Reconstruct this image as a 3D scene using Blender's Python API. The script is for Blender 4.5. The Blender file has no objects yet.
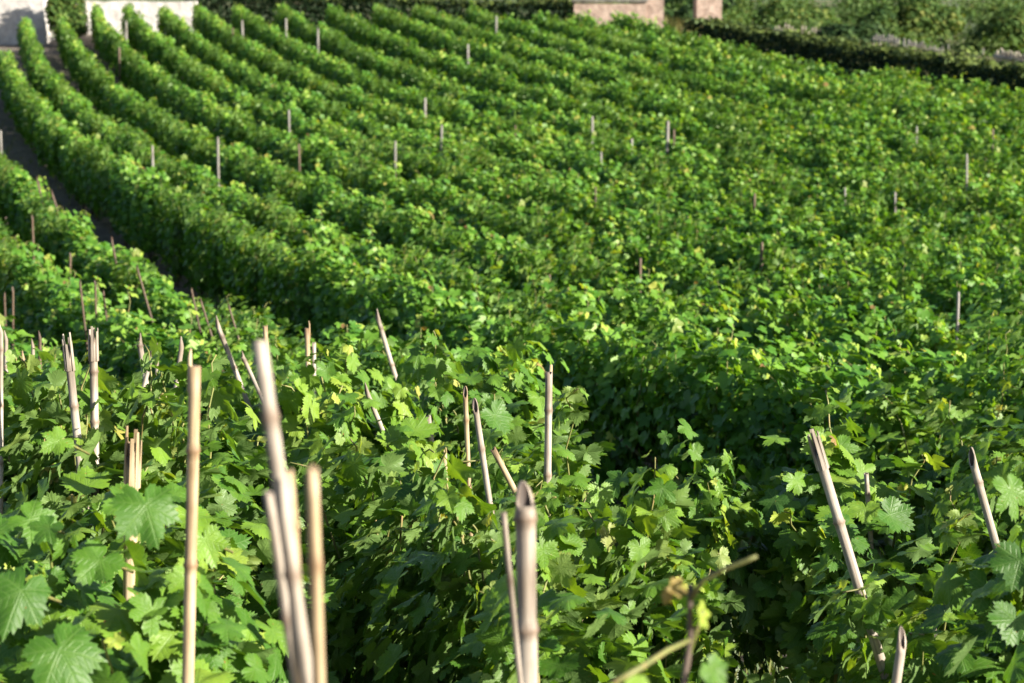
import bpy, math, random
import numpy as np
from mathutils import Vector, Matrix
R = math.radians
S = bpy.context.scene
C = S.collection
random.seed(7)
RNG = np.random.default_rng(11)

# ------------------------------------------------------------------ camera, sky, sun, exposure
EYE = 1.92
F = 1991.0                      # 70 mm on a 36 mm sensor at 1024 px
PITCH = R(8.0)
cam = bpy.data.cameras.new('camera')
cam.lens = 70; cam.sensor_width = 36
cam.clip_start = 0.05; cam.clip_end = 3000
cam.dof.use_dof = True; cam.dof.focus_distance = 5.3; cam.dof.aperture_fstop = 6.6
co = bpy.data.objects.new('camera', cam); C.objects.link(co)
co.location = (0, 0, EYE); co.rotation_euler = (R(90) - PITCH, 0, 0)
S.camera = co
SUN_AZ, SUN_EL = R(119), R(24.5)  # clockwise from +Y
W = bpy.data.worlds.new('World'); S.world = W; W.use_nodes = True
nt = W.node_tree
sky = nt.nodes.new('ShaderNodeTexSky'); sky.sky_type = 'NISHITA'; sky.sun_disc = False
sky.sun_elevation = SUN_EL; sky.sun_rotation = SUN_AZ
nt.links.new(sky.outputs[0], nt.nodes['Background'].inputs[0])
nt.nodes['Background'].inputs[1].default_value = 0.058
sl = bpy.data.lights.new('sun', 'SUN'); sl.energy = 5.0; sl.angle = R(0.55); sl.color = (1.0, 0.92, 0.78)
so = bpy.data.objects.new('sun', sl); C.objects.link(so)
sv = Vector((math.sin(SUN_AZ)*math.cos(SUN_EL), math.cos(SUN_AZ)*math.cos(SUN_EL), math.sin(SUN_EL)))
so.rotation_euler = sv.to_track_quat('Z', 'Y').to_euler()
S.view_settings.view_transform = 'Standard'; S.view_settings.look = 'None'
S.view_settings.gamma = 1; S.view_settings.exposure = 1.78; S.view_settings.use_curve_mapping = False
S.cycles.use_denoising = True
S.cycles.max_bounces = 6; S.cycles.transmission_bounces = 3; S.cycles.diffuse_bounces = 3; S.cycles.glossy_bounces = 2
S.cycles.sample_clamp_indirect = 6

# ------------------------------------------------------------------ terrain
CANOPY = 0.98
_yk = np.array([-400, -60, -10, 0, 2.5, 7.5, 13.75, 25, 37.5, 56.25, 75, 112, 200, 320, 900.])
_zk = np.array([.0, -.2, -.85, -.88, -.94, -1.31, -1.65, -1.43, -.71, 1.13, 3.3, 8.3, 24, 40, 60.])
def _slopes(x, y):
    d = np.diff(y)/np.diff(x); m = np.zeros_like(y); m[0] = d[0]; m[-1] = d[-1]
    h = np.diff(x)
    m[1:-1] = (d[:-1]*h[1:]+d[1:]*h[:-1])/(h[1:]+h[:-1])
    return m
_mk = _slopes(_yk, _zk)
def canopy_z(y):
    y = np.asarray(y, float); i = np.clip(np.searchsorted(_yk, y)-1, 0, len(_yk)-2)
    h = _yk[i+1]-_yk[i]; t = (y-_yk[i])/h
    return ((2*t**3-3*t*t+1)*_zk[i]+(t**3-2*t*t+t)*h*_mk[i]+(-2*t**3+3*t*t)*_zk[i+1]+(t**3-t*t)*h*_mk[i+1])
SLOPE = 0.33                    # rows run along x = b - SLOPE*y
HEDGE_B = 24.2
def ground_z(x, y):
    x = np.asarray(x, float); y = np.asarray(y, float)
    z = canopy_z(y) - CANOPY + EYE
    b = x + SLOPE*y
    t3 = np.clip(b-HEDGE_B, 0, 14)*np.clip((y-15)/15, 0, 1)
    z = canopy_z(y-1.72*t3) - CANOPY + EYE
    t = np.clip((b-HEDGE_B-.1)/1.2, 0, 1)*np.clip((y-15)/15, 0, 1)
    z = z + np.clip(1.0-(y-46)/14*.5, .35, 1.0)*t*t*(3-2*t)
    z = z + .02*np.sin(x*2.1+y*.7)*np.sin(y*1.3-x*.4)
    return z
def gz(x, y): return float(ground_z(x, y))
def at(px, py, d):
    """a point seen at pixel px, py at forward distance d (used to survey the photograph)"""
    a = (px-512)/F; b = -(py-341.5)/F
    y = math.cos(PITCH)+b*math.sin(PITCH); z = -math.sin(PITCH)+b*math.cos(PITCH)
    return Vector((a*d/y, d, EYE+z*d/y))
def at_ground(px, py, d0=38.0):
    d = d0
    while d < 140:
        p = at(px, py, d)
        if p.z < gz(p.x, p.y): return p
        d += .25
    return at(px, py, 70)
def at_canopy(px, py, dz=0.0):
    a = (px-512)/F; b = -(py-341.5)/F
    dy = math.cos(PITCH)+b*math.sin(PITCH); dzz = -math.sin(PITCH)+b*math.cos(PITCH)
    d = 2.0
    while d < 110:
        if EYE+dzz/dy*d < float(canopy_z(d))+EYE+dz: break
        d += .05
    return Vector((a*d/dy, d, EYE+dzz/dy*d))

# ------------------------------------------------------------------ helpers
def tag(o, label=None, cat=None, group=None, kind=None):
    if label: o['label'] = label
    if cat: o['category'] = cat
    if group: o['group'] = group
    if kind: o['kind'] = kind
    return o
def empty(name, loc, rz=0.0, scale=None):
    o = bpy.data.objects.new(name, None); C.objects.link(o)
    o.location = loc; o.rotation_euler = (0, 0, rz); o.empty_display_size = .1
    if scale is not None: o.scale = scale
    return o
def link(name, me, parent=None, loc=None):
    o = bpy.data.objects.new(name, me); C.objects.link(o)
    if parent: o.parent = parent
    if loc is not None: o.location = loc
    return o
def mesh_np(name, V, tris, mat, attrs=None, smooth=True):
    """V (n,3), tris (m,3) -> mesh"""
    me = bpy.data.meshes.new(name)
    V = np.ascontiguousarray(V, np.float32); tris = np.ascontiguousarray(tris, np.int32)
    me.vertices.add(len(V)); me.vertices.foreach_set('co', V.ravel())
    me.loops.add(tris.size); me.loops.foreach_set('vertex_index', tris.ravel())
    me.polygons.add(len(tris))
    me.polygons.foreach_set('loop_start', np.arange(0, tris.size, 3, dtype=np.int32))
    me.polygons.foreach_set('loop_total', np.full(len(tris), 3, np.int32))
    if smooth: me.polygons.foreach_set('use_smooth', np.ones(len(tris), bool))
    me.update(calc_edges=True)
    for k, (typ, arr) in (attrs or {}).items():
        a = me.attributes.new(k, typ, 'POINT')
        a.data.foreach_set('value' if typ == 'FLOAT' else 'vector', np.ascontiguousarray(arr, np.float32).ravel())
    me.materials.append(mat)
    return me
class MB:
    """collects polygons into one mesh"""
    def __init__(s): s.v = []; s.f = []; s.m = []
    def add(s, vs, fs, mi=0):
        o = len(s.v); s.v += [tuple(v) for v in vs]; s.f += [tuple(i+o for i in f) for f in fs]; s.m += [mi]*len(fs)
    def box(s, c, size, rz=0.0, mi=0):
        cx, cy, cz = c; a, b, h = size[0]/2, size[1]/2, size[2]/2
        cr, sr = math.cos(rz), math.sin(rz)
        vs = [(cx+x*cr-y*sr, cy+x*sr+y*cr, cz+z) for z in (-h, h) for x, y in ((-a, -b), (a, -b), (a, b), (-a, b))]
        s.add(vs, [(3, 2, 1, 0), (4, 5, 6, 7), (0, 1, 5, 4), (1, 2, 6, 5), (2, 3, 7, 6), (3, 0, 4, 7)], mi)
    def tube(s, pts, rad, n=7, cap=True, mi=0, ecc=None):
        pts = [Vector(p) for p in pts]; k = len(pts)
        vs = []; up = Vector((0.31, 0.17, 0.93))
        X = None
        for i, p in enumerate(pts):
            t = (pts[min(i+1, k-1)]-pts[max(i-1, 0)]).normalized()
            if X is None:
                X = t.cross(up if abs(t.dot(up)) < .9 else Vector((1, 0, 0))).normalized()
            X = (X-t*X.dot(t)).normalized(); Y = t.cross(X)
            r = rad[i] if hasattr(rad, '__len__') else rad
            for j in range(n):
                a = 2*math.pi*j/n
                e = 1 if ecc is None else ecc(i, a)
                vs.append(p+(X*math.cos(a)+Y*math.sin(a))*r*e)
        fs = [(i*n+j, i*n+(j+1) % n, (i+1)*n+(j+1) % n, (i+1)*n+j) for i in range(k-1) for j in range(n)]
        if cap: fs += [tuple(range(n-1, -1, -1)), tuple((k-1)*n+j for j in range(n))]
        s.add(vs, fs, mi)
    def mesh(s, name, mats, smooth=True):
        me = bpy.data.meshes.new(name); me.from_pydata(s.v, [], s.f); me.update()
        for m in (mats if isinstance(mats, (list, tuple)) else [mats]): me.materials.append(m)
        me.polygons.foreach_set('material_index', s.m)
        if smooth: me.polygons.foreach_set('use_smooth', [True]*len(s.f))
        return me

# ------------------------------------------------------------------ materials
def new_mat(name):
    m = bpy.data.materials.new(name); m.use_nodes = True
    n = m.node_tree; b = n.nodes['Principled BSDF']
    return m, n, b, n.nodes['Material Output']
def nd(n, t, **kw):
    x = n.nodes.new(t)
    for k, v in kw.items(): setattr(x, k, v)
    return x
def math_(n, op, a, b=None, c=None, clamp=False):
    x = nd(n, 'ShaderNodeMath', operation=op); x.use_clamp = clamp
    for i, v in enumerate((a, b, c)):
        if v is None: continue
        if isinstance(v, (int, float)): x.inputs[i].default_value = v
        else: n.links.new(v, x.inputs[i])
    return x.outputs[0]
def ramp(n, fac, stops, interp='LINEAR'):
    r = nd(n, 'ShaderNodeValToRGB'); r.color_ramp.interpolation = interp
    e = r.color_ramp.elements
    while len(e) < len(stops): e.new(.5)
    for x, (p, c) in zip(e, stops): x.position = p; x.color = (*c, 1)
    n.links.new(fac, r.inputs[0]); return r.outputs[0]
def mixc(n, fac, a, b, mode='MIX'):
    x = nd(n, 'ShaderNodeMix', data_type='RGBA', blend_type=mode)
    for sock, v in ((x.inputs[0], fac), (x.inputs[6], a), (x.inputs[7], b)):
        if isinstance(v, (int, float)): sock.default_value = v
        elif isinstance(v, tuple): sock.default_value = (*v, 1)
        else: n.links.new(v, sock)
    return x.outputs[2]
def noise(n, scale, detail=3, vec=None, rough=.55):
    x = nd(n, 'ShaderNodeTexNoise'); x.inputs['Scale'].default_value = scale
    x.inputs['Detail'].default_value = detail; x.inputs['Roughness'].default_value = rough
    if vec is not None: n.links.new(vec, x.inputs['Vector'])
    return x.outputs[0]

def leaf_material(name, stops, veins=True, trans=.30, under=(.13, .19, .075), rough=.50, spec=.34):
    m, n, b, out = new_mat(name)
    t = nd(n, 'ShaderNodeAttribute', attribute_name='tint').outputs['Fac']
    geo = nd(n, 'ShaderNodeNewGeometry')
    big = noise(n, 1.1, 2, geo.outputs['Position'])
    oi = nd(n, 'ShaderNodeObjectInfo')
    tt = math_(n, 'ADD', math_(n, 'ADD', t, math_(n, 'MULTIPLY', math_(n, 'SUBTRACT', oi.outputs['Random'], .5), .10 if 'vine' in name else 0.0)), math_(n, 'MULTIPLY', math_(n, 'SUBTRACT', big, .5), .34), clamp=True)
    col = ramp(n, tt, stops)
    if veins:
        luv = nd(n, 'ShaderNodeAttribute', attribute_name='luv')
        sx = nd(n, 'ShaderNodeSeparateXYZ'); n.links.new(luv.outputs['Vector'], sx.inputs[0])
        u, v, seed = sx.outputs[0], sx.outputs[1], sx.outputs[2]
        au = math_(n, 'ABSOLUTE', u)
        dist = None
        for ang in (0, 52, 112):
            a = R(ang); dx, dy = math.sin(a), math.cos(a)
            along = math_(n, 'ADD', math_(n, 'MULTIPLY', au, dx), math_(n, 'MULTIPLY', v, dy))
            perp = math_(n, 'ABSOLUTE', math_(n, 'SUBTRACT', math_(n, 'MULTIPLY', au, dy), math_(n, 'MULTIPLY', v, dx)))
            # side veins: a sawtooth slanting off the main vein
            sd = math_(n, 'ABSOLUTE', math_(n, 'SUBTRACT', math_(n, 'FRACT', math_(n, 'MULTIPLY', math_(n, 'SUBTRACT', along, math_(n, 'MULTIPLY', perp, .75)), 5.5)), .5))
            side = math_(n, 'MULTIPLY', sd, .16)
            side = math_(n, 'ADD', side, math_(n, 'MULTIPLY', math_(n, 'GREATER_THAN', perp, .24), 1))
            behind = math_(n, 'MULTIPLY', math_(n, 'LESS_THAN', along, 0), 1)
            dd = math_(n, 'ADD', math_(n, 'MINIMUM', math_(n, 'MULTIPLY', perp, 1.0), math_(n, 'ADD', side, .006)), behind)
            dist = dd if dist is None else math_(n, 'MINIMUM', dist, dd)
        vein = math_(n, 'SUBTRACT', 1, math_(n, 'MULTIPLY', dist, 34), clamp=True)
        col = mixc(n, math_(n, 'MULTIPLY', vein, .26), col, (.16, .26, .08))
        cv = nd(n, 'ShaderNodeCombineXYZ')
        n.links.new(u, cv.inputs[0]); n.links.new(v, cv.inputs[1]); n.links.new(seed, cv.inputs[2])
        mott = noise(n, 3.2, 4, cv.outputs[0])
        col = mixc(n, math_(n, 'MULTIPLY', math_(n, 'SUBTRACT', mott, .40, clamp=True), 1.3, clamp=True), col, mixc(n, 1.0, col, (1.4, 1.22, .8), 'MULTIPLY'))
        spot = noise(n, 7.0, 1, cv.outputs[0])
        col = mixc(n, math_(n, 'MULTIPLY', math_(n, 'SUBTRACT', spot, .755, clamp=True), 22, clamp=True), col, (.22, .09, .025))
        bmp = nd(n, 'ShaderNodeBump'); bmp.inputs['Strength'].default_value = .45; bmp.inputs['Distance'].default_value = .004
        h = math_(n, 'SUBTRACT', math_(n, 'MULTIPLY', mott, .9), math_(n, 'MULTIPLY', vein, .45))
        n.links.new(h, bmp.inputs['Height']); n.links.new(bmp.outputs[0], b.inputs['Normal'])
    front = mixc(n, geo.outputs['Backfacing'], col, mixc(n, .55, col, under))
    n.links.new(front, b.inputs['Base Color'])
    b.inputs['Roughness'].default_value = rough
    b.inputs['Specular IOR Level'].default_value = spec
    tr = nd(n, 'ShaderNodeBsdfTranslucent')
    n.links.new(mixc(n, 1.0, col, (2.0, 1.8, .5), 'MULTIPLY'), tr.inputs[0])
    mx = nd(n, 'ShaderNodeMixShader'); mx.inputs[0].default_value = trans
    n.links.new(b.outputs[0], mx.inputs[1]); n.links.new(tr.outputs[0], mx.inputs[2])
    n.links.new(mx.outputs[0], out.inputs[0])
    return m
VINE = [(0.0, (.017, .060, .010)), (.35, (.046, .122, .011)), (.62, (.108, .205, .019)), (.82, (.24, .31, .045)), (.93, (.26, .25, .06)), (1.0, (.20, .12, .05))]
M_leaf = leaf_material('vine_leaf', VINE)
VINE_FAR = [(0.0, (.020, .074, .013)), (.35, (.058, .160, .016)), (.62, (.140, .264, .029)), (.82, (.27, .34, .055)), (.93, (.30, .27, .07)), (1.0, (.24, .14, .06))]
M_leaf_far = leaf_material('vine_leaf_far', VINE_FAR, veins=False, trans=.34)
M_hedge = leaf_material('hedge_leaf', [(0, (.005, .014, .004)), (.6, (.010, .026, .006)), (1, (.10, .135, .03))], veins=False, trans=.06, spec=.15, rough=.7)  # dark stops paint the shaded face, the pale stop the sunlit, grassy top
M_bush = leaf_material('bush_leaf', [(0, (.018, .045, .012)), (.6, (.055, .10, .02)), (1, (.16, .17, .045))], veins=False, trans=.2, spec=.12, rough=.7)
M_dark = leaf_material('dark_bush_leaf', [(0, (.008, .022, .006)), (.6, (.020, .046, .011)), (1, (.045, .075, .02))], veins=False, trans=.1, spec=.15, rough=.7)
M_grey = leaf_material('grey_shrub_leaf', [(0, (.055, .06, .045)), (.6, (.11, .105, .085)), (1, (.17, .15, .12))], veins=False, trans=.2, under=(.2, .2, .16))
M_grass = leaf_material('dry_grass_blade', [(0, (.04, .08, .018)), (.5, (.09, .12, .035)), (1, (.21, .17, .085))], veins=False, trans=.3, under=(.25, .25, .1))

def wood_material(name, c1, c2, c3, scale=14, bump=.5):
    m, n, b, out = new_mat(name)
    tc = nd(n, 'ShaderNodeTexCoord'); mp = nd(n, 'ShaderNodeMapping')
    mp.inputs['Scale'].default_value = (scale*6, scale*6, scale*.35)
    n.links.new(tc.outputs['Object'], mp.inputs[0])
    g = noise(n, 1.0, 5, mp.outputs[0], .65)
    p = noise(n, 9.0, 3, tc.outputs['Object'])
    col = ramp(n, g, [(.3, c1), (.52, c2), (.72, c3)])
    col = mixc(n, math_(n, 'MULTIPLY', math_(n, 'SUBTRACT', p, .52, clamp=True), 2.4, clamp=True), col, mixc(n, 1.0, col, (.76, .66, .50), 'MULTIPLY'))
    st = noise(n, 2.6, 4, tc.outputs['Object'], .7)
    col = mixc(n, ramp(n, st, [(.50, (0, 0, 0)), (.62, (.75, .75, .75))]), col, mixc(n, 1.0, col, (.50, .44, .38), 'MULTIPLY'))
    na = nd(n, 'ShaderNodeAttribute', attribute_name='node').outputs['Fac']
    col = mixc(n, math_(n, 'MULTIPLY', na, .75), col, mixc(n, 1.0, col, (.42, .30, .22), 'MULTIPLY'))
    oi = nd(n, 'ShaderNodeObjectInfo')
    col = mixc(n, math_(n, 'MULTIPLY', oi.outputs['Random'], .35), col, mixc(n, 1.0, col, (.62, .58, .55), 'MULTIPLY'))
    n.links.new(col, b.inputs['Base Color']); b.inputs['Roughness'].default_value = .62
    bmp = nd(n, 'ShaderNodeBump'); bmp.inputs['Strength'].default_value = bump; bmp.inputs['Distance'].default_value = .002
    n.links.new(g, bmp.inputs['Height']); n.links.new(bmp.outputs[0], b.inputs['Normal'])
    return m
M_cane_tan = wood_material('tan_reed', (.20, .135, .07), (.37, .285, .17), (.47, .395, .27))
M_cane_grey = wood_material('weathered_reed', (.15, .125, .10), (.31, .27, .225), (.45, .41, .35))
M_cane_brown = wood_material('brown_cane', (.05, .032, .02), (.085, .052, .032), (.13, .085, .05))
M_char = wood_material('hollow_reed', (.03, .02, .018), (.07, .05, .04), (.15, .10, .07))
M_post = wood_material('grey_post', (.10, .095, .088), (.185, .175, .16), (.26, .25, .235))
M_bark = wood_material('vine_bark', (.035, .024, .018), (.09, .065, .05), (.17, .13, .10), bump=1)
M_shoot = wood_material('green_shoot', (.10, .12, .03), (.17, .18, .05), (.26, .16, .07))

def stone_material(name, a, b_, scale=2.2):
    m, n, b, out = new_mat(name)
    tc = nd(n, 'ShaderNodeTexCoord')
    v = nd(n, 'ShaderNodeTexVoronoi'); v.inputs['Scale'].default_value = scale*1.6; n.links.new(tc.outputs['Object'], v.inputs['Vector'])
    g = noise(n, scale*4, 6, tc.outputs['Object'])
    col = ramp(n, g, [(.32, a), (.68, b_)])
    bw = nd(n, 'ShaderNodeRGBToBW'); n.links.new(v.outputs['Color'], bw.inputs[0])
    col = mixc(n, .25, col, bw.outputs[0], 'SOFT_LIGHT')
    st = noise(n, .9, 4, tc.outputs['Object'])
    col = mixc(n, math_(n, 'MULTIPLY', math_(n, 'SUBTRACT', st, .5, clamp=True), 2.5, clamp=True), col, mixc(n, 1.0, col, (.66, .6, .55), 'MULTIPLY'))
    n.links.new(col, b.inputs['Base Color']); b.inputs['Roughness'].default_value = .9
    bmp = nd(n, 'ShaderNodeBump'); bmp.inputs['Strength'].default_value = .8; bmp.inputs['Distance'].default_value = .03
    n.links.new(math_(n, 'ADD', g, v.outputs['Distance']), bmp.inputs['Height']); n.links.new(bmp.outputs[0], b.inputs['Normal'])
    return m
M_pink = stone_material('pink_render', (.22, .155, .125), (.31, .24, .20))
M_white = stone_material('white_render', (.32, .305, .295), (.44, .425, .41))
M_greyst = stone_material('grey_stone', (.07, .063, .056), (.15, .14, .128))
M_roof = stone_material('roof_tile', (.22, .10, .06), (.36, .18, .11))

def soil():
    m, n, b, out = new_mat('stony_soil')
    geo = nd(n, 'ShaderNodeNewGeometry'); P = geo.outputs['Position']
    a = noise(n, 1.7, 6, P, .65); f = noise(n, 26, 5, P, .7)
    col = ramp(n, a, [(.3, (.060, .044, .032)), (.7, (.14, .11, .082))])
    col = mixc(n, ramp(n, f, [(.45, (0, 0, 0)), (.7, (.75, .75, .75))]), col, (.19, .175, .155))
    v = nd(n, 'ShaderNodeTexVoronoi'); v.inputs['Scale'].default_value = 17; n.links.new(P, v.inputs['Vector'])
    bw = nd(n, 'ShaderNodeRGBToBW'); n.links.new(v.outputs['Color'], bw.inputs[0])
    col = mixc(n, .3, col, bw.outputs[0], 'SOFT_LIGHT')
    # beyond the hedge the bank is covered by dry grass
    sx = nd(n, 'ShaderNodeSeparateXYZ'); n.links.new(P, sx.inputs[0])
    bb = math_(n, 'ADD', sx.outputs[0], math_(n, 'MULTIPLY', sx.outputs[1], SLOPE))
    far = math_(n, 'MAXIMUM', math_(n, 'MULTIPLY', math_(n, 'SUBTRACT', bb, HEDGE_B+.3), 1.0, clamp=True), math_(n, 'MULTIPLY', math_(n, 'SUBTRACT', sx.outputs[1], 64), .4, clamp=True))
    gcol = ramp(n, noise(n, .8, 6, P, .7), [(.35, (.03, .055, .015)), (.5, (.06, .08, .025)), (.66, (.14, .12, .06))])
    col = mixc(n, far, col, gcol)
    n.links.new(col, b.inputs['Base Color']); b.inputs['Roughness'].default_value = .95
    bmp = nd(n, 'ShaderNodeBump'); bmp.inputs['Strength'].default_value = 1; bmp.inputs['Distance'].default_value = .03
    n.links.new(math_(n, 'ADD', f, v.outputs['Distance']), bmp.inputs['Height']); n.links.new(bmp.outputs[0], b.inputs['Normal'])
    return m
M_soil = soil()

# ------------------------------------------------------------------ the ground: one sheet, fine near the camera
def axis(lim, fine, step):
    a = list(np.arange(-fine, fine+1e-6, step)); s = step; x = fine
    while x < lim: s *= 1.25; x += s; a.append(x); a.insert(0, -x)
    return np.array(a)
gx = axis(900, 24, .5)
gy = np.concatenate([[-900, -500, -250, -120, -60, -30, -15, -8, -4, -2], np.arange(0, 72, .5), np.geomspace(72, 1400, 40)])
X, Y = np.meshgrid(gx, gy); Z = ground_z(X, Y)
nx, ny = len(gx), len(gy)
ii = (np.arange(ny-1)[:, None]*nx+np.arange(nx-1)[None]).ravel()
tri = np.concatenate([np.stack([ii, ii+1, ii+nx+1], 1), np.stack([ii, ii+nx+1, ii+nx], 1)])
g = link('ground', mesh_np('ground', np.stack([X.ravel(), Y.ravel(), Z.ravel()], 1), tri, M_soil))
tag(g, kind='structure')

# ------------------------------------------------------------------ leaves
def leaf_shape(lod, var):
    """outline of a five-lobed grape leaf round its stalk joint, tip along +v"""
    rs = np.random.default_rng(50+var)
    dp = (.40, .54, .60, .66)[var]; key = [(0, 1.0), (17, .86), (29, dp+.06*rs.random()), (40, .76), (54, .92), (70, .82), (84, dp+.02+.06*rs.random()), (97, .70), (114, .77), (134, .68), (152, .60), (166, .46), (176, .10)]
    ka = np.array([k[0] for k in key]); kr = np.array([k[1] for k in key])
    n = {0: 33, 1: 13, 2: 7}[lod]
    if lod == 2: half = np.array([0, 28, 54, 86, 120, 160, 178.])
    elif lod == 1: half = np.array([0, 15, 29, 42, 54, 70, 85, 100, 116, 135, 155, 176.])
    else: half = np.linspace(0, 176, n)
    def prof(a, s):
        r = np.interp(a, ka, kr)*(1+.07*rs.standard_normal())
        if lod == 0:
            k = np.arange(len(a)); r = r*(1+np.where(k % 2 == 0, .075, -.065)*(1+.5*rs.standard_normal(len(a)))*(a < 160))
        return r
    ang = np.concatenate([half, -half[::-1][:-1] if lod else -half[::-1][:-1]])
    r = np.concatenate([prof(half, 1), prof(half, -1)[::-1][:-1]])
    a = np.radians(ang)
    out = np.stack([r*np.sin(a), r*np.cos(a)], 1); N = len(out)
    vs = [np.zeros((1, 2))]; tris = []
    j = np.arange(N); k = (j+1) % N
    if lod == 0:
        vs += [out*.52, out]
        tris = np.concatenate([np.stack([0*j, 1+k, 1+j], 1), np.stack([1+j, 1+k, 1+N+k], 1), np.stack([1+j, 1+N+k, 1+N+j], 1)])
    else:
        vs += [out]; tris = np.stack([0*j, 1+k, 1+j], 1)
    # drop the triangles bridging the stalk notch
    uv = np.concatenate(vs)
    gap = np.where(np.abs(ang-176) < 2)[0]
    return uv, tris.astype(np.int32)
SHAPES = {(l, v): leaf_shape(l, v) for l in (0, 1, 2) for v in range(4)}
def unit(a): return a/np.maximum(np.linalg.norm(a, axis=-1, keepdims=True), 1e-9)
def leaves(pos, nrm, tip, size, tint, lod, rng):
    """many leaves -> vertices, triangles, attributes"""
    VV, TT, TI, LU = [], [], [], []; off = 0
    var = rng.integers(0, 4, len(pos))
    for v in range(4):
        m = var == v
        if not m.any(): continue
        uv, tris = SHAPES[(lod, v)]
        p, n_, t_, s, ti = pos[m], unit(nrm[m]), tip[m], size[m], tint[m]
        k = len(p); nv = len(uv)
        Yv = unit(t_-n_*np.sum(t_*n_, 1, keepdims=True)); Xv = np.cross(Yv, n_)
        u = uv[None, :, 0]*(1+.10*rng.standard_normal((k, 1))); w = uv[None, :, 1]*(1+.08*rng.standard_normal((k, 1)))
        rr = u*u+w*w; th = np.arctan2(u, w)
        fold = rng.uniform(-.10, .42, (k, 1)); cup = rng.uniform(-.42, .12, (k, 1)); ph = rng.uniform(0, 6.28, (k, 1))
        wav = rng.uniform(.03, .16, (k, 1)); tw = rng.uniform(-.25, .25, (k, 1))
        z = fold*np.abs(u)+cup*rr+wav*np.sin(4*th+ph)*rr+tw*u*w
        if lod == 0:
            z = z+.05*np.cos(np.abs(th)*7.0)*rr
        s_ = s[:, None]
        V = p[:, None, :]+s_[..., None]*(u[..., None]*Xv[:, None]+w[..., None]*Yv[:, None]+z[..., None]*n_[:, None])
        VV.append(V.reshape(-1, 3)); TT.append((tris[None]+(np.arange(k)*nv)[:, None, None]).reshape(-1, 3)+off); off += k*nv
        TI.append(np.repeat(ti, nv)); 
        sd = np.repeat(rng.uniform(0, 100, k), nv)
        LU.append(np.stack([np.tile(uv[:, 0], k), np.tile(uv[:, 1], k), sd], 1))
    return np.concatenate(VV), np.concatenate(TT), np.concatenate(TI), np.concatenate(LU)

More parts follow.
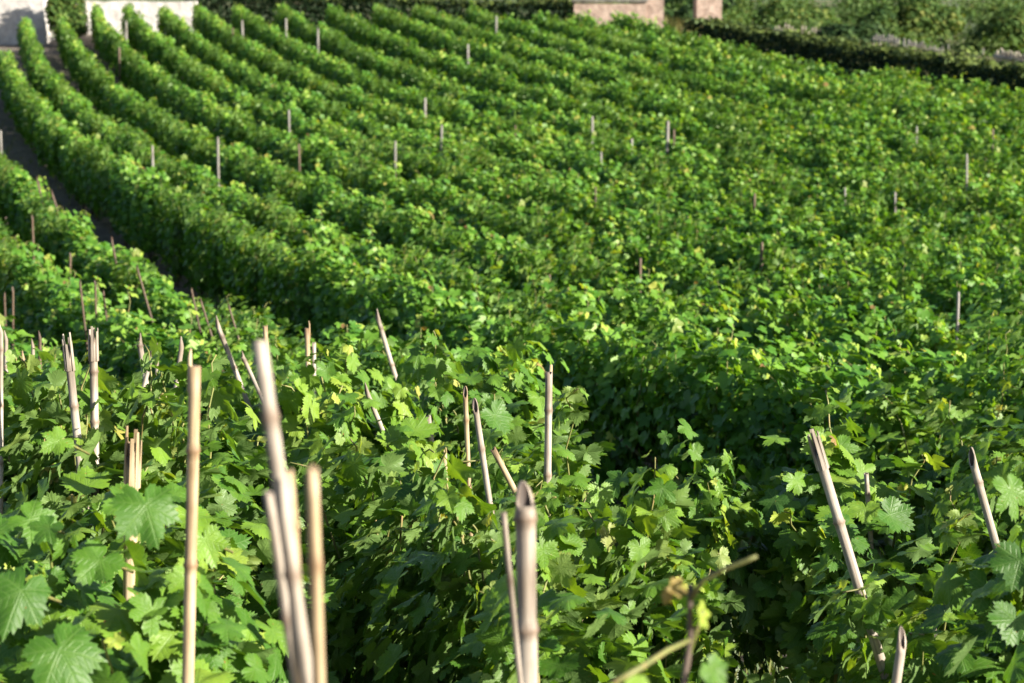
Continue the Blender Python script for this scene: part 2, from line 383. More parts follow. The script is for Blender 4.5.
SUNV = np.array(sv)
def vine_shoots(rng, L=.5, n=11, wid=.30, top=.92, head=.36, tall=.2):
    """shoot curves in the vine's own frame: the row runs along y"""
    out = []
    for i in range(n):
        y0 = rng.uniform(-.55, .55)*L; x0 = rng.normal(0, .04)
        ex = rng.normal(0, wid*.5); ey = y0+rng.normal(0, .16)
        h = top*(rng.uniform(.74, 1.10) if rng.random() > tall else rng.uniform(1.1, 1.26))-abs(ex)*.35
        t = np.linspace(0, 1, 9)
        c = np.stack([x0+ex*t**.75, y0+(ey-y0)*t, head+(h-head)*np.sin(t*1.45)/np.sin(1.45)-(.25*abs(ex))*t**3], 1)
        c += rng.normal(0, .012, c.shape)*t[:, None]
        out.append(c)
    return out
def vine_leaf_data(rng, lod, L=.5, wid=.33, top=.9, nsh=11, nfill=230, big=1.0, per=15):
    sh = vine_shoots(rng, L, nsh, wid, top, tall=.2 if lod == 0 else .05)
    up = 0
    P, N, T, Sz, Ti = [], [], [], [], []
    for c in sh:
        m = per
        ts = np.sort(rng.uniform(.12, 1, m)); ts[-1] = 1
        for j, t in enumerate(ts):
            k = t*8; i0 = min(int(k), 7); f = k-i0
            p = c[i0]*(1-f)+c[i0+1]*f
            a = j*2.4+rng.uniform(-.5, .5)
            d = np.array([math.cos(a), math.sin(a)*.8, rng.uniform(-.25, .3)])
            pet = rng.uniform(.03, .09)*(1.15-.8*t**3)
            P.append(p+d*pet)
            outw = np.array([p[0]*2.2+d[0]*.8, d[1]*.8, .30+.3*t])
            N.append(unit(outw)*.75+rng.normal(0, .45, 3)+SUNV_L*.55)
            T.append(d*.7+np.array([0, 0, -.75])+rng.normal(0, .3, 3))
            young = max(0, (t-.78)/.22)
            Sz.append(big*rng.uniform(.050, .092)*(1-.62*young**1.3))
            Ti.append(.25+.5*rng.beta(2, 3)*1.1+.36*young*rng.uniform(.2, 1.15))
    # leaves filling the outside of the crown
    n = nfill
    yy = rng.uniform(-1.08, 1.08, n)*L
    th = rng.uniform(-.35, math.pi+.35, n)
    lump = 1+.16*np.sin(yy*9+rng.uniform(0, 6))+.10*rng.standard_normal(n)
    dep = np.where(rng.random(n) < .62, rng.uniform(.86, 1.05, n), rng.uniform(.45, .9, n))*lump
    cz = top*.56
    x = wid*np.sign(np.cos(th))*np.abs(np.cos(th))**.8*dep; z = cz+(top-cz)*np.sin(th)*np.where(np.sin(th) > 0, dep, 1.0)
    low = rng.random(n) < .30
    z = np.where(low, rng.uniform(.14, cz, n), z); x = np.where(low, wid*np.sign(rng.standard_normal(n))*rng.uniform(.5, 1.0, n), x)
    P = np.concatenate([np.array(P), np.stack([x, yy, z], 1)])
    nn = np.stack([x/wid*1.0, yy*.25, (z-cz)/(top-cz)*.8+.25], 1)*.9+rng.normal(0, .48, (n, 3))+SUNV_L*.5
    N = np.concatenate([np.array(N), nn])
    tt = np.stack([x*1.2, rng.normal(0, .5, n), np.full(n, -1.0)], 1)+rng.normal(0, .3, (n, 3))
    T = np.concatenate([np.array(T), tt])
    Sz = np.concatenate([np.array(Sz), rng.uniform(.050, .092, n)*big])
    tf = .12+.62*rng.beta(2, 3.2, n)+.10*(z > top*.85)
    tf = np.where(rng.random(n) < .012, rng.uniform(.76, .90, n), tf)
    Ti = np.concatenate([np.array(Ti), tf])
    m = int(150*L)  # oversized inner leaves, tinted dark, added to stop sun leaking through the row
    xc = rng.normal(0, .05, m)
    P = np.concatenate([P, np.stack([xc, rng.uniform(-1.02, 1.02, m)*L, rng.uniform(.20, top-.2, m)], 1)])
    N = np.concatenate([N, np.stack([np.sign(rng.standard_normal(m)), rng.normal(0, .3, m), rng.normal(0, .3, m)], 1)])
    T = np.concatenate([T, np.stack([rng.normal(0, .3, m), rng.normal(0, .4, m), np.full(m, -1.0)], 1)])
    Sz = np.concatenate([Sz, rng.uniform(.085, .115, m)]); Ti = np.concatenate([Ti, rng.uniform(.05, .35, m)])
    return P, N, T, Sz, Ti, sh
ROWA = math.atan(SLOPE)
SUNV_L = np.array(Matrix.Rotation(-ROWA, 3, 'Z') @ sv)

def trunk_mesh(rng, L):
    mb = MB(); p = Vector((0, 0, -.08)); pts = [p.copy()]; rad = [.036]
    for i in range(7):
        p = p+Vector((rng.normal(0, .018), rng.normal(0, .022), .065)); pts.append(p.copy()); rad.append(.030*(1-.05*i)+rng.normal(0, .003))
    mb.tube(pts, rad, 8, ecc=lambda i, a: 1+.16*math.sin(a*3+i))
    for s in (-1, 1):
        q = p.copy(); ps = [q.copy()]; rr = [.022]
        for i in range(4):
            q = q+Vector((rng.normal(0, .015), s*L*.16, rng.uniform(0, .03))); ps.append(q.copy()); rr.append(.019-.002*i)
        mb.tube(ps, rr, 6)
    return mb.mesh('trunk', M_bark)
def shoot_mesh(sh, r=.0042, n=5):
    mb = MB()
    for c in sh: mb.tube([Vector(q) for q in c], [r*(1-.06*i) for i in range(len(c))], n)
    return mb.mesh('shoots', M_shoot)
def foliage_mesh(d, lod, rng, mat):
    P, N, T, Sz, Ti, sh = d
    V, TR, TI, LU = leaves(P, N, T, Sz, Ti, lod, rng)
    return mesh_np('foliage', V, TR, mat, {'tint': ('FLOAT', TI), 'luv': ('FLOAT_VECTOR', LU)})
def proto_set(kind, count, seed, **kw):
    out = []
    for i in range(count):
        rng = np.random.default_rng(seed+i)
        lod = kw.get('lod', 1)
        d = vine_leaf_data(rng, lod, **{k: v for k, v in kw.items() if k != 'lod'})
        out.append((foliage_mesh(d, lod, rng, M_leaf if lod == 0 else M_leaf_far), trunk_mesh(rng, kw['L']), shoot_mesh(d[5])))
    return out
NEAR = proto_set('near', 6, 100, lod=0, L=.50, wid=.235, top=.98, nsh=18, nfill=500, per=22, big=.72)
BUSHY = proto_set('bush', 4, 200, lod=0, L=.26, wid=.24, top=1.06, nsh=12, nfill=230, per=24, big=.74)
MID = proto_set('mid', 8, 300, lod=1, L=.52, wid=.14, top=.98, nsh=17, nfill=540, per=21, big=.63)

VINES = []                                   # (x, y, set, label, group) of every individual vine
def put_vine(x, y, pset, k, label, group, rz=None, sc=(1, 1, 1)):
    f, t, s = pset[k % len(pset)]
    rz = ROWA+random.uniform(-.12, .12)+(math.pi if random.random() < .5 else 0) if rz is None else rz
    e = empty('grapevine', (x, y, gz(x, y)), rz, sc)
    tag(e, label, 'grapevine', group)
    link('foliage', f, e); link('trunk', t, e); link('shoots', s, e)
    return e

# rows: offsets b of x = b - SLOPE*y ; the bare path runs between b = 2.9 and b = 3.6
ORD = ['first', 'second', 'third', 'fourth', 'fifth', 'sixth', 'seventh', 'eighth', 'ninth', 'tenth', 'eleventh', 'twelfth', 'thirteenth', 'fourteenth', 'fifteenth', 'sixteenth', 'seventeenth', 'eighteenth']
FAR_B = [3.43, 4.25, 5.38, 6.6, 7.68, 8.72, 9.82, 11.0, 12.35, 13.75, 15.25, 16.55, 18.0, 19.4, 20.4, 21.6, 22.7]
def row_bend(y, k):                          # the rows bow gently: flatter near the camera, steeper up the hill
    ym = 36+1.2*np.clip(k, 0, 4); q = ((np.asarray(y, float)-ym)/10)
    return np.where(q < 0, .12, .20)*q*q
def row_angle(y, k):
    ym = 36+1.2*min(max(k, 0), 4); q = (y-ym)/10
    return -math.atan(-SLOPE+2*(.12 if q < 0 else .20)*q/10)
def in_view(x, y, m=60):
    if y < 1.5: return False
    px = 512+F*x/y
    return -m < px < 1024+m
def row_end(k):
    return (48, 55.8, 56.6)[k] if k < 3 else 61.2 if k < 13 else 58.4
cands = []
for k, b in enumerate(FAR_B):
    y = 5.2+random.uniform(0, .8)
    while y < row_end(k):
        bb = b+random.gauss(0, .03)+float(row_bend(y, k)); x = bb-SLOPE*y
        if in_view(x, y) and not (k == 16 and y > 45): cands.append((y, x, k))
        y += .86*random.uniform(.9, 1.1)
for k, b in ((-1, 2.0), (-2, .98), (-3, .0)):
    y = {-1: 9.1, -2: 6.5, -3: 6.2}[k]
    while y < 46:
        bb = b+random.gauss(0, .05)+float(row_bend(y, k)); x = bb-SLOPE*y
        if in_view(x, y, 80): cands.append((y, x, k))
        y += .86*random.uniform(.92, 1.1)
cands.sort()
NEAR_MANUAL = [
 # x, y, set, scale, label
 (-.98, 3.75, 'N', (1, 1, 1.02), 'large-leaved grapevine filling the bottom left corner, below the two splintered stakes'),
 (-.62, 3.35, 'B', (1.05, 1.05, 1.0), 'grapevine with one huge leaf in front of the short charred stake'),
 (-1.33, 5.85, 'N', (1, 1, 1.12), 'grapevine around the two splintered grey stakes at far left'),
 (-1.62, 6.5, 'N', (1, 1, 1.12), 'grapevine by the left edge among slim pale stake tips'),
 (-.93, 4.35, 'B', (1.1, 1.1, 1.0), 'grapevine between the short charred stake and the left edge'),
 (-.80, 4.6, 'B', (1.1, 1.1, .98), 'grapevine between the smooth tan stake and the splintered grey stakes'),
 (-1.0, 5.9, 'N', (1, 1, 1.14), 'sunlit grapevine just behind the smooth tan stake'),
 (-.50, 6.3, 'N', (1, 1, 1.12), 'dense dark grapevine behind the blurred bundle of stakes'),
 (-.28, 5.1, 'N', (1, 1, .98), 'dark grapevine with broad shaded leaves right of the blurred stake bundle'),
 (.02, 4.15, 'N', (1, 1, .98), 'grapevine growing behind the hollow-cut stake at bottom centre'),
 (.30, 4.6, 'B', (.8, .8, .92), 'grapevine holding out a pale notched leaf right of the hollow-cut stake'),
 (.08, 5.45, 'B', (.85, .85, .98), 'grapevine at the foot of the slim forked stake'),
 (-.12, 7.0, 'N', (1, 1, 1.14), 'grapevine with grey split stakes sticking out left of the forked stake'),
 (.60, 5.9, 'B', (.72, .72, .90), 'narrow upright grapevine standing alone right of the dark gap'),
 (1.02, 5.75, 'B', (1.05, 1.05, .92), 'grapevine around the leaning split stake at right'),
 (.93, 4.5, 'B', (.85, .85, .80), 'low grapevine below the leaning split stake, beside the short pale stake'),
 (1.42, 5.5, 'B', (.95, .95, .95), 'shaded grapevine behind the leaning dark-tipped stake near the right edge'),
 (1.08, 3.75, 'B', (1.0, 1.0, .98), 'grapevine with big soft-focus leaves at the lower right edge'),
]
n_ind = 300-len(NEAR_MANUAL)
kk = 0
for x, y, st, sc, lab in NEAR_MANUAL:
    put_vine(x, y, NEAR if st == 'N' else BUSHY, kk, lab, 'nearest grapevines among the reed stakes', sc=sc); kk += 1
def row_words(k):
    if k >= 0:
        nm = ORD[k]
        return (f'leafy grapevine in the near stretch of the {nm} row beyond the bare path', f'grapevines of the {nm} row beyond the path')
    nm = {-1: 'nearest', -2: 'second', -3: 'third'}[k]
    return (f'leafy grapevine in the {nm} row on the near side of the bare path', f'grapevines of the {nm} row before the path')
for i, (y, x, k) in enumerate(cands[:n_ind]):
    lab, grp = row_words(k)
    low = .86 if k == -1 and y > 11 else 1.0
    h = random.choice((.92, .96, 1, 1, 1, 1.03, 1.07))*low
    put_vine(x, y, NEAR if y < 8.5 else MID, random.randrange(99), lab, grp, rz=row_angle(y, k)+random.uniform(-.06, .06)+random.choice((0, math.pi)), sc=(random.uniform(.9, 1.1), random.uniform(1.0, 1.15), h))
# the rest of the rows, up the hill: one mass
V_, T_, TI_, off = [], [], [], 0
protos = []
for i in range(10):
    rng = np.random.default_rng(900+i)
    d = vine_leaf_data(rng, 2, L=.52, wid=.135, top=.98, nsh=13, nfill=380, per=16, big=.74)
    V, TR, TI, LU = leaves(*d[:5], 2, rng)
    mb = MB(); mb.tube([(0, 0, -.1), (.02, .01, .2), (0, 0, .5)], [.035, .028, .02], 5)
    protos.append((V, TR, TI))
for (y, x, k) in cands[n_ind:]:
    V, TR, TI = protos[random.randrange(10)]
    a = row_angle(y, k)+random.uniform(-.1, .1)+(math.pi if random.random() < .5 else 0)
    s = np.array([random.uniform(.9, 1.1), random.uniform(1.0, 1.15), random.choice((.93, .97, 1, 1, 1, 1.03, 1.07))*(.97 if k >= 15 and y > 38 and y < 55 else 1)])
    v = V*s; c_, s_ = math.cos(a), math.sin(a)
    V_.append(np.stack([v[:, 0]*c_-v[:, 1]*s_+x, v[:, 0]*s_+v[:, 1]*c_+y, v[:, 2]+gz(x, y)], 1))
    T_.append(TR+off); off += len(V); TI_.append(np.clip(TI+random.gauss(0, .055), 0, 1))
fv = link('distant_vine_rows', mesh_np('distant_vine_rows', np.concatenate(V_), np.concatenate(T_), M_leaf_far, {'tint': ('FLOAT', np.concatenate(TI_))}))
tag(fv, 'rows of small leafy grapevines running up the far hillside', 'vineyard rows', kind='stuff')
print('vines', len(cands)+len(NEAR_MANUAL), 'individual', n_ind, 'last y', cands[n_ind-1][0] if len(cands) > n_ind else None)

# ------------------------------------------------------------------ reed stakes
def reed(top, bot, r, style='cut', mat=None, ground=True, label='', group='reed stakes among the nearest vines', cat='stake', name='reed_stake', nodes=.17, cutdir=None, bend=0.0, opening=None):
    """a reed cane from below the ground up to `top`, leaning as the two points say"""
    top = Vector(top); bot = Vector(bot); ax = (top-bot).normalized()
    g0 = gz(bot.x, bot.y)-.06
    if bot.z > g0 and ax.z > .2: base = bot-ax*((bot.z-g0)/ax.z)
    else: base = bot
    L = (top-base).length
    e = bpy.data.objects.new(name, None); e.empty_display_size = .05; C.objects.link(e)
    e.location = base; e.rotation_mode = 'QUATERNION'
    q = ax.to_track_quat('Z', 'Y'); e.rotation_quaternion = q
    if opening is not None:
        lo = q.inverted() @ Vector((opening[0], opening[1], 0)); cutdir = math.atan2(lo.y, lo.x)+math.pi
    tag(e, label, cat, group)
    rng = random.Random(int(L*1e5)+int(top.x*1e4))
    mb = MB(); n = 14
    zs = [0]; rs = [r]; nf = [0]
    z = rng.uniform(.05, nodes)
    while z < L-.03:
        zs += [z-.016, z-.006, z-.001, z+.004, z+.014]; rs += [r*1.0, r*1.05, r*1.24, r*1.10, r*.97]; nf += [0, .5, 1, .8, 0]
        z += nodes*rng.uniform(.8, 1.25)
    zs += [max(zs[-1]+.004, L-5*r), L]; rs += [r, r*rng.uniform(.96, 1.05)]; nf += [rng.uniform(0, .3), rng.uniform(.4, 1.1) if style != 'flat' else .35]
    def cen(zz): return Vector((bend*math.sin(zz/L*math.pi), 0, zz))
    rings = []
    vs = []; fs = []
    for k, (zz, rr) in enumerate(zip(zs, rs)):
        rr = rr*(1.0-.10*zz/L)*(1+.03*math.sin(k*2.3+top.x*40))
        c = cen(zz)
        for j in range(n):
            a = 2*math.pi*j/n
            dz = 0
            if k == len(zs)-1:
                if style == 'cut': dz = -2.6*r*(1-math.cos(a-(cutdir or 0)))*.5*1.6
                elif style == 'split': dz = -rng.uniform(0, 5.5*r)
                elif style == 'flat': dz = -rng.uniform(0, .9*r)
            vs.append(c+Vector((rr*math.cos(a), rr*math.sin(a), dz)))
    K = len(zs)
    fs = [(i*n+j, i*n+(j+1) % n, (i+1)*n+(j+1) % n, (i+1)*n+j) for i in range(K-1) for j in range(n)]
    # wall thickness and dark hollow
    o = len(vs)
    for j in range(n): 
        v = vs[(K-1)*n+j]; c = cen(L); vs.append(Vector((c.x+(v.x-c.x)*.66, (v.y-c.y)*.66, v.z-.001)))
    for j in range(n):
        v = vs[o+j]; vs.append(Vector((v.x, v.y, L-9*r)))
    fs += [((K-1)*n+j, (K-1)*n+(j+1) % n, o+(j+1) % n, o+j) for j in range(n)]
    mb.add(vs, fs)
    mb.add([vs[o+j] for j in range(n)]+[vs[o+n+j] for j in range(n)], [(j, (j+1) % n, n+(j+1) % n, n+j) for j in range(n)]+[tuple(n+j for j in range(n))], 1)
    cm = mb.mesh('cane', [mat, M_char])
    at_ = cm.attributes.new('node', 'FLOAT', 'POINT'); vals = np.zeros(len(cm.vertices), np.float32); vals[:K*n] = np.repeat(nf, n); at_.data.foreach_set('value', vals)
    link('cane', cm, e)
    if style == 'split':
        sb = MB()
        for q_ in range(6):
            a = q_*1.05+rng.uniform(-.2, .2); rr = r*.86
            h = rng.uniform(-1.5, 2.2)*r; wv = r*.42
            c0 = Vector((math.cos(a)*rr, math.sin(a)*rr, L-7*r)); out = Vector((math.cos(a), math.sin(a), 0)); t_ = Vector((-math.sin(a), math.cos(a), 0))
            c1 = c0+Vector((0, 0, 7*r+h))+out*rng.uniform(0, .22)*r
            vv = [c0-t_*wv, c0+t_*wv, c0+t_*wv+out*r*.25, c0-t_*wv+out*r*.25, c1-t_*wv*.75, c1+t_*wv*.3, c1+t_*wv*.3+out*r*.15, c1-t_*wv*.75+out*r*.15]
            sb.add(vv, [(3, 2, 1, 0), (4, 5, 6, 7), (0, 1, 5, 4), (1, 2, 6, 5), (2, 3, 7, 6), (3, 0, 4, 7)])
        link('splinters', sb.mesh('splinters', [mat], False), e)
    if style == 'sliver':
        sb = MB(); a = cutdir or 0
        sb.tube([(math.cos(a)*r*.8, math.sin(a)*r*.8, L-4*r), (math.cos(a)*r*.9, math.sin(a)*r*.9, L+1.2*r), (math.cos(a)*r*.75, math.sin(a)*r*.75, L+2.6*r)], [r*.4, r*.3, r*.08], 6)
        link('sliver', sb.mesh('sliver', [mat]), e)
    return e
# top pixel, bottom pixel, distance at top and bottom, width in pixels, style, material, label
def stake(t, b, d, w, style, mat, label, d2=None, **kw):
    d2 = d if d2 is None else d2
    return reed(at(*t, d), at(*b, d2), w*d/F/2, style, mat, label=label, **kw)
TAN, GRY, BRN = M_cane_tan, M_cane_grey, M_cane_brown
stake((67, 340), (82, 480), 5.45, 9, 'split', GRY, 'splintered grey reed stake leaning slightly left, with a rusty band')
stake((93, 330), (95, 440), 5.6, 9, 'split', GRY, 'splintered upright grey reed stake with a flat split head')
stake((133, 437), (130, 568), 4.1, 15, 'split', TAN, 'short thick tan stake with a charred hollow broken head')
stake((195, 366), (188, 684), 3.0, 13.5, 'sliver', TAN, 'smooth tan bamboo stake with clear nodes and a sliver at its tip', cutdir=1.2, nodes=.22)
stake((259, 338), (308, 684), 1.75, 17, 'flat', GRY, 'blurred pale stake, tallest of the close bundle')
stake((286, 466), (302, 684), 1.78, 17, 'flat', TAN, 'blurred tan stake, middle one of the close bundle')
stake((312, 464), (319, 684), 1.72, 15, 'flat', TAN, 'blurred tan stake standing straight at the right of the close bundle')
stake((268, 490), (297, 684), 1.83, 12, 'flat', GRY, 'blurred greyish stake half hidden behind the close bundle')
stake((525, 482), (528, 684), 2.5, 23, 'cut', GRY, 'thick blurred stake with an oblique cut showing its dark hollow', opening=(.35, -1))
stake((503, 511), (513, 610), 2.45, 7, 'flat', GRY, 'thin pale cane leaning against the thick hollow-cut stake')
e8 = stake((549, 371), (547, 520), 5.25, 8.5, 'flat', GRY, 'slim upright grey stake forked by a thin splinter at its tip')
mb = MB(); L8 = (at(549, 371, 5.25)-e8.location).length
mb.tube([(.006, 0, L8-.10), (.022, -.004, L8-.02), (.032, -.006, L8+.012)], [.006, .006, .004], 6)
link('splinter', mb.mesh('splinter', [M_cane_tan]), e8)
stake((375, 309), (398, 385), 9.0, 5.2, 'cut', GRY, 'thin dark-tipped stake leaning left against the first row beyond the path', cutdir=2)
stake((363, 383), (375, 412), 6.1, 5.5, 'cut', GRY, 'short grey stake tip leaning left among leaves, below the thin dark-tipped stake', cutdir=2)
stake((428, 415), (430, 430), 6.4, 6, 'flat', GRY, 'pale stub of stake just showing among the leaves left of the split stakes')
stake((444, 446), (445, 470), 5.9, 6, 'flat', TAN, 'tan stub of stake deep among dark leaves')
stake((465, 386), (469, 490), 5.2, 5.5, 'cut', TAN, 'thin tan stake with one dark side, left of the split dark stake', cutdir=3)
stake((474, 398), (493, 525), 4.8, 7, 'cut', GRY, 'split dark stake with a pale edge leaning left', cutdir=3.1)
stake((492, 447), (504, 470), 5.1, 7, 'flat', TAN, 'stubby tan stake leaning left, right of the split dark stake')
stake((812, 432), (870, 625), 4.3, 11.5, 'split', GRY, 'long leaning grey stake with a split spiky head at right')
stake((866, 472), (868, 500), 5.6, 5.5, 'flat', GRY, 'short pale stake tip under a yellowish leaf, right of the long leaning stake')
stake((969, 448), (996, 545), 5.0, 9, 'cut', GRY, 'leaning grey stake with a dark oblique tip near the right edge', opening=(-.8, -.6))
stake((904, 627), (896, 684), 3.4, 11, 'cut', GRY, 'pale grey stake end at the bottom edge, right of centre', cutdir=.6)
stake((265, 325), (266, 345), 8.2, 5.5, 'flat', TAN, 'tan stake tip peeking out just behind the tallest blurred stake')
stake((307, 328), (308, 362), 7.9, 5.8, 'sliver', TAN, 'tan stake tip with a pointed sliver, left one of a pair', cutdir=2)
stake((314, 342), (314, 366), 7.9, 4.6, 'flat', GRY, 'grey stake tip, right one of the pair with a pointed sliver')
for (t, b, d, w, m, lab) in [
  ((1, 322), (1, 480), 5.6, 5, GRY, 'pale stake cut by the left edge of the picture'),
  ((6, 330), (6, 372), 7.4, 4.5, GRY, 'slim pale stake tip beside the left edge'),
  ((24, 350), (22, 382), 6.8, 5, TAN, 'tan stake stub among leaves left of the splintered stakes'),
  ((33, 338), (33, 360), 7.6, 4, GRY, 'short grey stake tip, left one of two close to the left edge'),
  ((40, 330), (40, 348), 7.9, 4, BRN, 'dark brownish stake tip, behind the two splintered stakes'),
  ((138, 333), (144, 370), 7.4, 6, GRY, 'pale stake leaning left, first right of the splintered stakes'),
  ((154, 345), (147, 374), 7.3, 5, GRY, 'pale stake leaning right, crossing another pale one'),
  ((156, 343), (157, 374), 7.4, 4, GRY, 'thin pale upright stake crossed by a leaning one'),
  ((183, 336), (174, 402), 6.9, 5.5, GRY, 'slightly curved pale stake leaning right, left of the smooth tan stake'),
  ((214, 316), (233, 365), 8.3, 5.5, GRY, 'pale weathered stake leaning left above the smooth tan stake'),
  ((240, 351), (249, 370), 7.9, 4.5, GRY, 'small grey stake tip leaning left of the tallest blurred stake')]:
    stake(t, b, d, w, 'cut', m, lab, cutdir=2.0)
# thin brown canes of the rows on the near side of the path
thin = [((35, 171), (40, 192)), ((49, 184), (56, 206)), ((64, 198), (67, 214)), ((75, 208), (77, 222)), ((110, 231), (114, 252)), ((133, 253), (146, 299)),
        ((160, 265), (166, 295)), ((190, 283), (194, 302)), ((197, 289), (208, 324)), ((225, 294), (236, 330)), ((71, 245), (70, 274)), ((95, 270), (96, 310)),
        ((102, 282), (106, 314)), ((78, 266), (84, 318)), ((46, 235), (46, 252)), ((13, 280), (13, 305)), ((32, 207), (33, 237)), ((4, 286), (5, 310)), ((125, 268), (130, 292))]
thin = [((t[0]+(b[0]-t[0])*.25, t[1]+(b[1]-t[1])*.25), b) for i, (t, b) in enumerate(thin) if i not in (2, 3, 6, 14, 18)]
thin.sort(key=lambda q: q[0][0])
for i, (t, b) in enumerate(thin):
    d = at_canopy(*b).y
    reed(at(*t, d), at(*b, d), max(.005, 2.4*d/F/2), 'cut', BRN, label=f'thin brown cane just before the bare path, {ORD[i] if i < 18 else "last"} from the left edge', group='thin brown canes along the near side of the path', cat='cane', name='vine_cane', nodes=.3, cutdir=1)
# posts standing in the rows beyond the path: top pixel, lowest pixel seen, width, colour
posts = [(153, 140, 186, 5, 'g'), (218, 133, 166, 5, 'g'), (300, 135, 164, 4, 'b'), (289, 108, 124, 4, 'g'), (395, 138, 162, 5, 'g'), (441, 122, 146, 5, 'g'),
  (425, 96, 112, 5, 'g'), (126, 18, 45, 4, 'g'), (243, 18, 36, 4, 'g'), (119, 43, 57, 4, 'b'), (233, 25, 35, 4, 'b'), (318, 26, 44, 4, 'g'),
  (286, 17, 28, 4, 'g'), (496, 15, 24, 4, 'g'), (468, 43, 54, 4, 'g'), (516, 118, 142, 3, 'b'), (592, 114, 134, 5, 'g'), (667, 118, 142, 6, 'g'),
  (674, 124, 142, 4, 'b'), (632, 137, 151, 5, 'g'), (602, 150, 167, 4, 'g'), (596, 182, 198, 4, 'b'), (917, 124, 142, 4, 'g'), (994, 124, 140, 4, 'b'), (968, 150, 181, 4, 'g'),
  (754, 188, 205, 5, 'b'), (846, 186, 200, 4, 'g'), (897, 190, 206, 4, 'g'), (640, 254, 268, 6, 'b'), (762, 238, 252, 6, 'b'), (957, 288, 320, 6, 'g'),
  (1, 128, 148, 4, 'g'), (376, 158, 170, 4, 'b'), (547, 268, 290, 4, 'b')]
rowsof = {}
for p in posts:
    P0 = at_canopy(p[0], p[2], -.03); k = int(np.argmin([abs(P0.x+SLOPE*P0.y-b-float(row_bend(P0.y, kq))) for kq, b in enumerate(FAR_B)]))
    rowsof.setdefault(k, []).append((p, P0))
rng_p = random.Random(3)
for k, lst in rowsof.items():
    lst.sort(key=lambda q: q[0][0])
    for i, (p, P0) in enumerate(lst):
        d = P0.y; topz = at(p[0], p[1]+(.3 if p[4] == 'b' else .12)*(p[2]-p[1]), d).z; g0 = gz(P0.x, d)
        h = topz-g0; r = max(.011, p[3]*d/F/2*.55)
        o = empty('vine_post', (P0.x, d, g0), rng_p.uniform(0, 3))
        mb = MB(); lean = rng_p.uniform(-.03, .03)
        mb.tube([(0, 0, -.1), (lean*.4, 0, h*.5), (lean*.9, 0, h-.02), (lean, 0, h)], [r*1.05, r, r*.95, r*.7], 9, ecc=lambda i_, a: 1+.07*math.sin(3*a+i_))
        link('shaft', mb.mesh('shaft', [M_post if p[4] == 'g' else M_cane_brown]), o)
        kind = 'weathered grey post' if p[4] == 'g' else 'reddish brown stick'
        pl = '' if len(lst) == 1 else f', {ORD[i]} from left'
        tag(o, f'{kind} in the {ORD[k]} vine row past the path{pl}', 'post', 'posts standing in the vine rows beyond the path')

# ------------------------------------------------------------------ young shoots very near the camera, out of focus
def shoot_leaf(parent, p, n_, tip, size, tint, name='leaf', lod=0):
    size = size*.72
    rng = np.random.default_rng(int(abs(p[0]*1e4)+abs(p[2]*1e3)))
    V, TR, TI, LU = leaves(np.array([p]), np.array([n_], float), np.array([tip], float), np.array([size]), np.array([tint]), lod, rng)
    return link(name, mesh_np(name, V, TR, M_leaf, {'tint': ('FLOAT', TI), 'luv': ('FLOAT_VECTOR', LU)}), parent)
bx, by = .20, 2.15
sh = empty('grapevine', (bx, by, gz(bx, by)))
tag(sh, 'blurred forked brown vine shoot with few small leaves, very close at bottom centre', 'grapevine', 'nearest grapevines among the reed stakes')
def rel(px, py, d): return at(px, py, d)-sh.location
mb = MB()
mb.tube([(0, 0, -.05), (.01, 0, .3), rel(684, 684, 2.15), rel(690, 640, 2.15), rel(690, 600, 2.15), rel(691, 585, 2.15)], [.012, .009, .0042, .0038, .0034, .003], 7)
link('stem', mb.mesh('stem', [M_bark]), sh)
mb = MB()
mb.tube([rel(690, 600, 2.15), rel(703, 580, 2.14), rel(722, 570, 2.13), rel(748, 560, 2.12), rel(757, 556, 2.12)], [.0034, .003, .0028, .0026, .002], 7)
mb.tube([rel(688, 655, 2.15), rel(697, 630, 2.15), rel(703, 610, 2.15)], [.003, .0025, .002], 6)
mb.tube([rel(612, 684, 2.0), rel(640, 668, 2.02), rel(668, 650, 2.1), rel(690, 640, 2.15)], [.004, .0035, .003, .0028], 6)
link('side_shoots', mb.mesh('side_shoots', [M_shoot]), sh)
for (px, py, d, nn, tt, s, ti) in [(702, 612, 2.15, (.9, -.35, .3), (.25, .1, -1), .036, .72), (678, 588, 2.16, (.3, -.8, .5), (-1, 0, -.4), .020, .90), (668, 594, 2.16, (-.6, -.7, .2), (-.5, 0, -1), .016, .95),
                                   (712, 668, 2.15, (.5, -.7, .5), (.7, 0, -.8), .036, .42), (628, 694, 2.0, (.5, -.5, .7), (.3, -.3, -.8), .05, .6)]:
    shoot_leaf(sh, rel(px, py, d), nn, tt, s, ti)

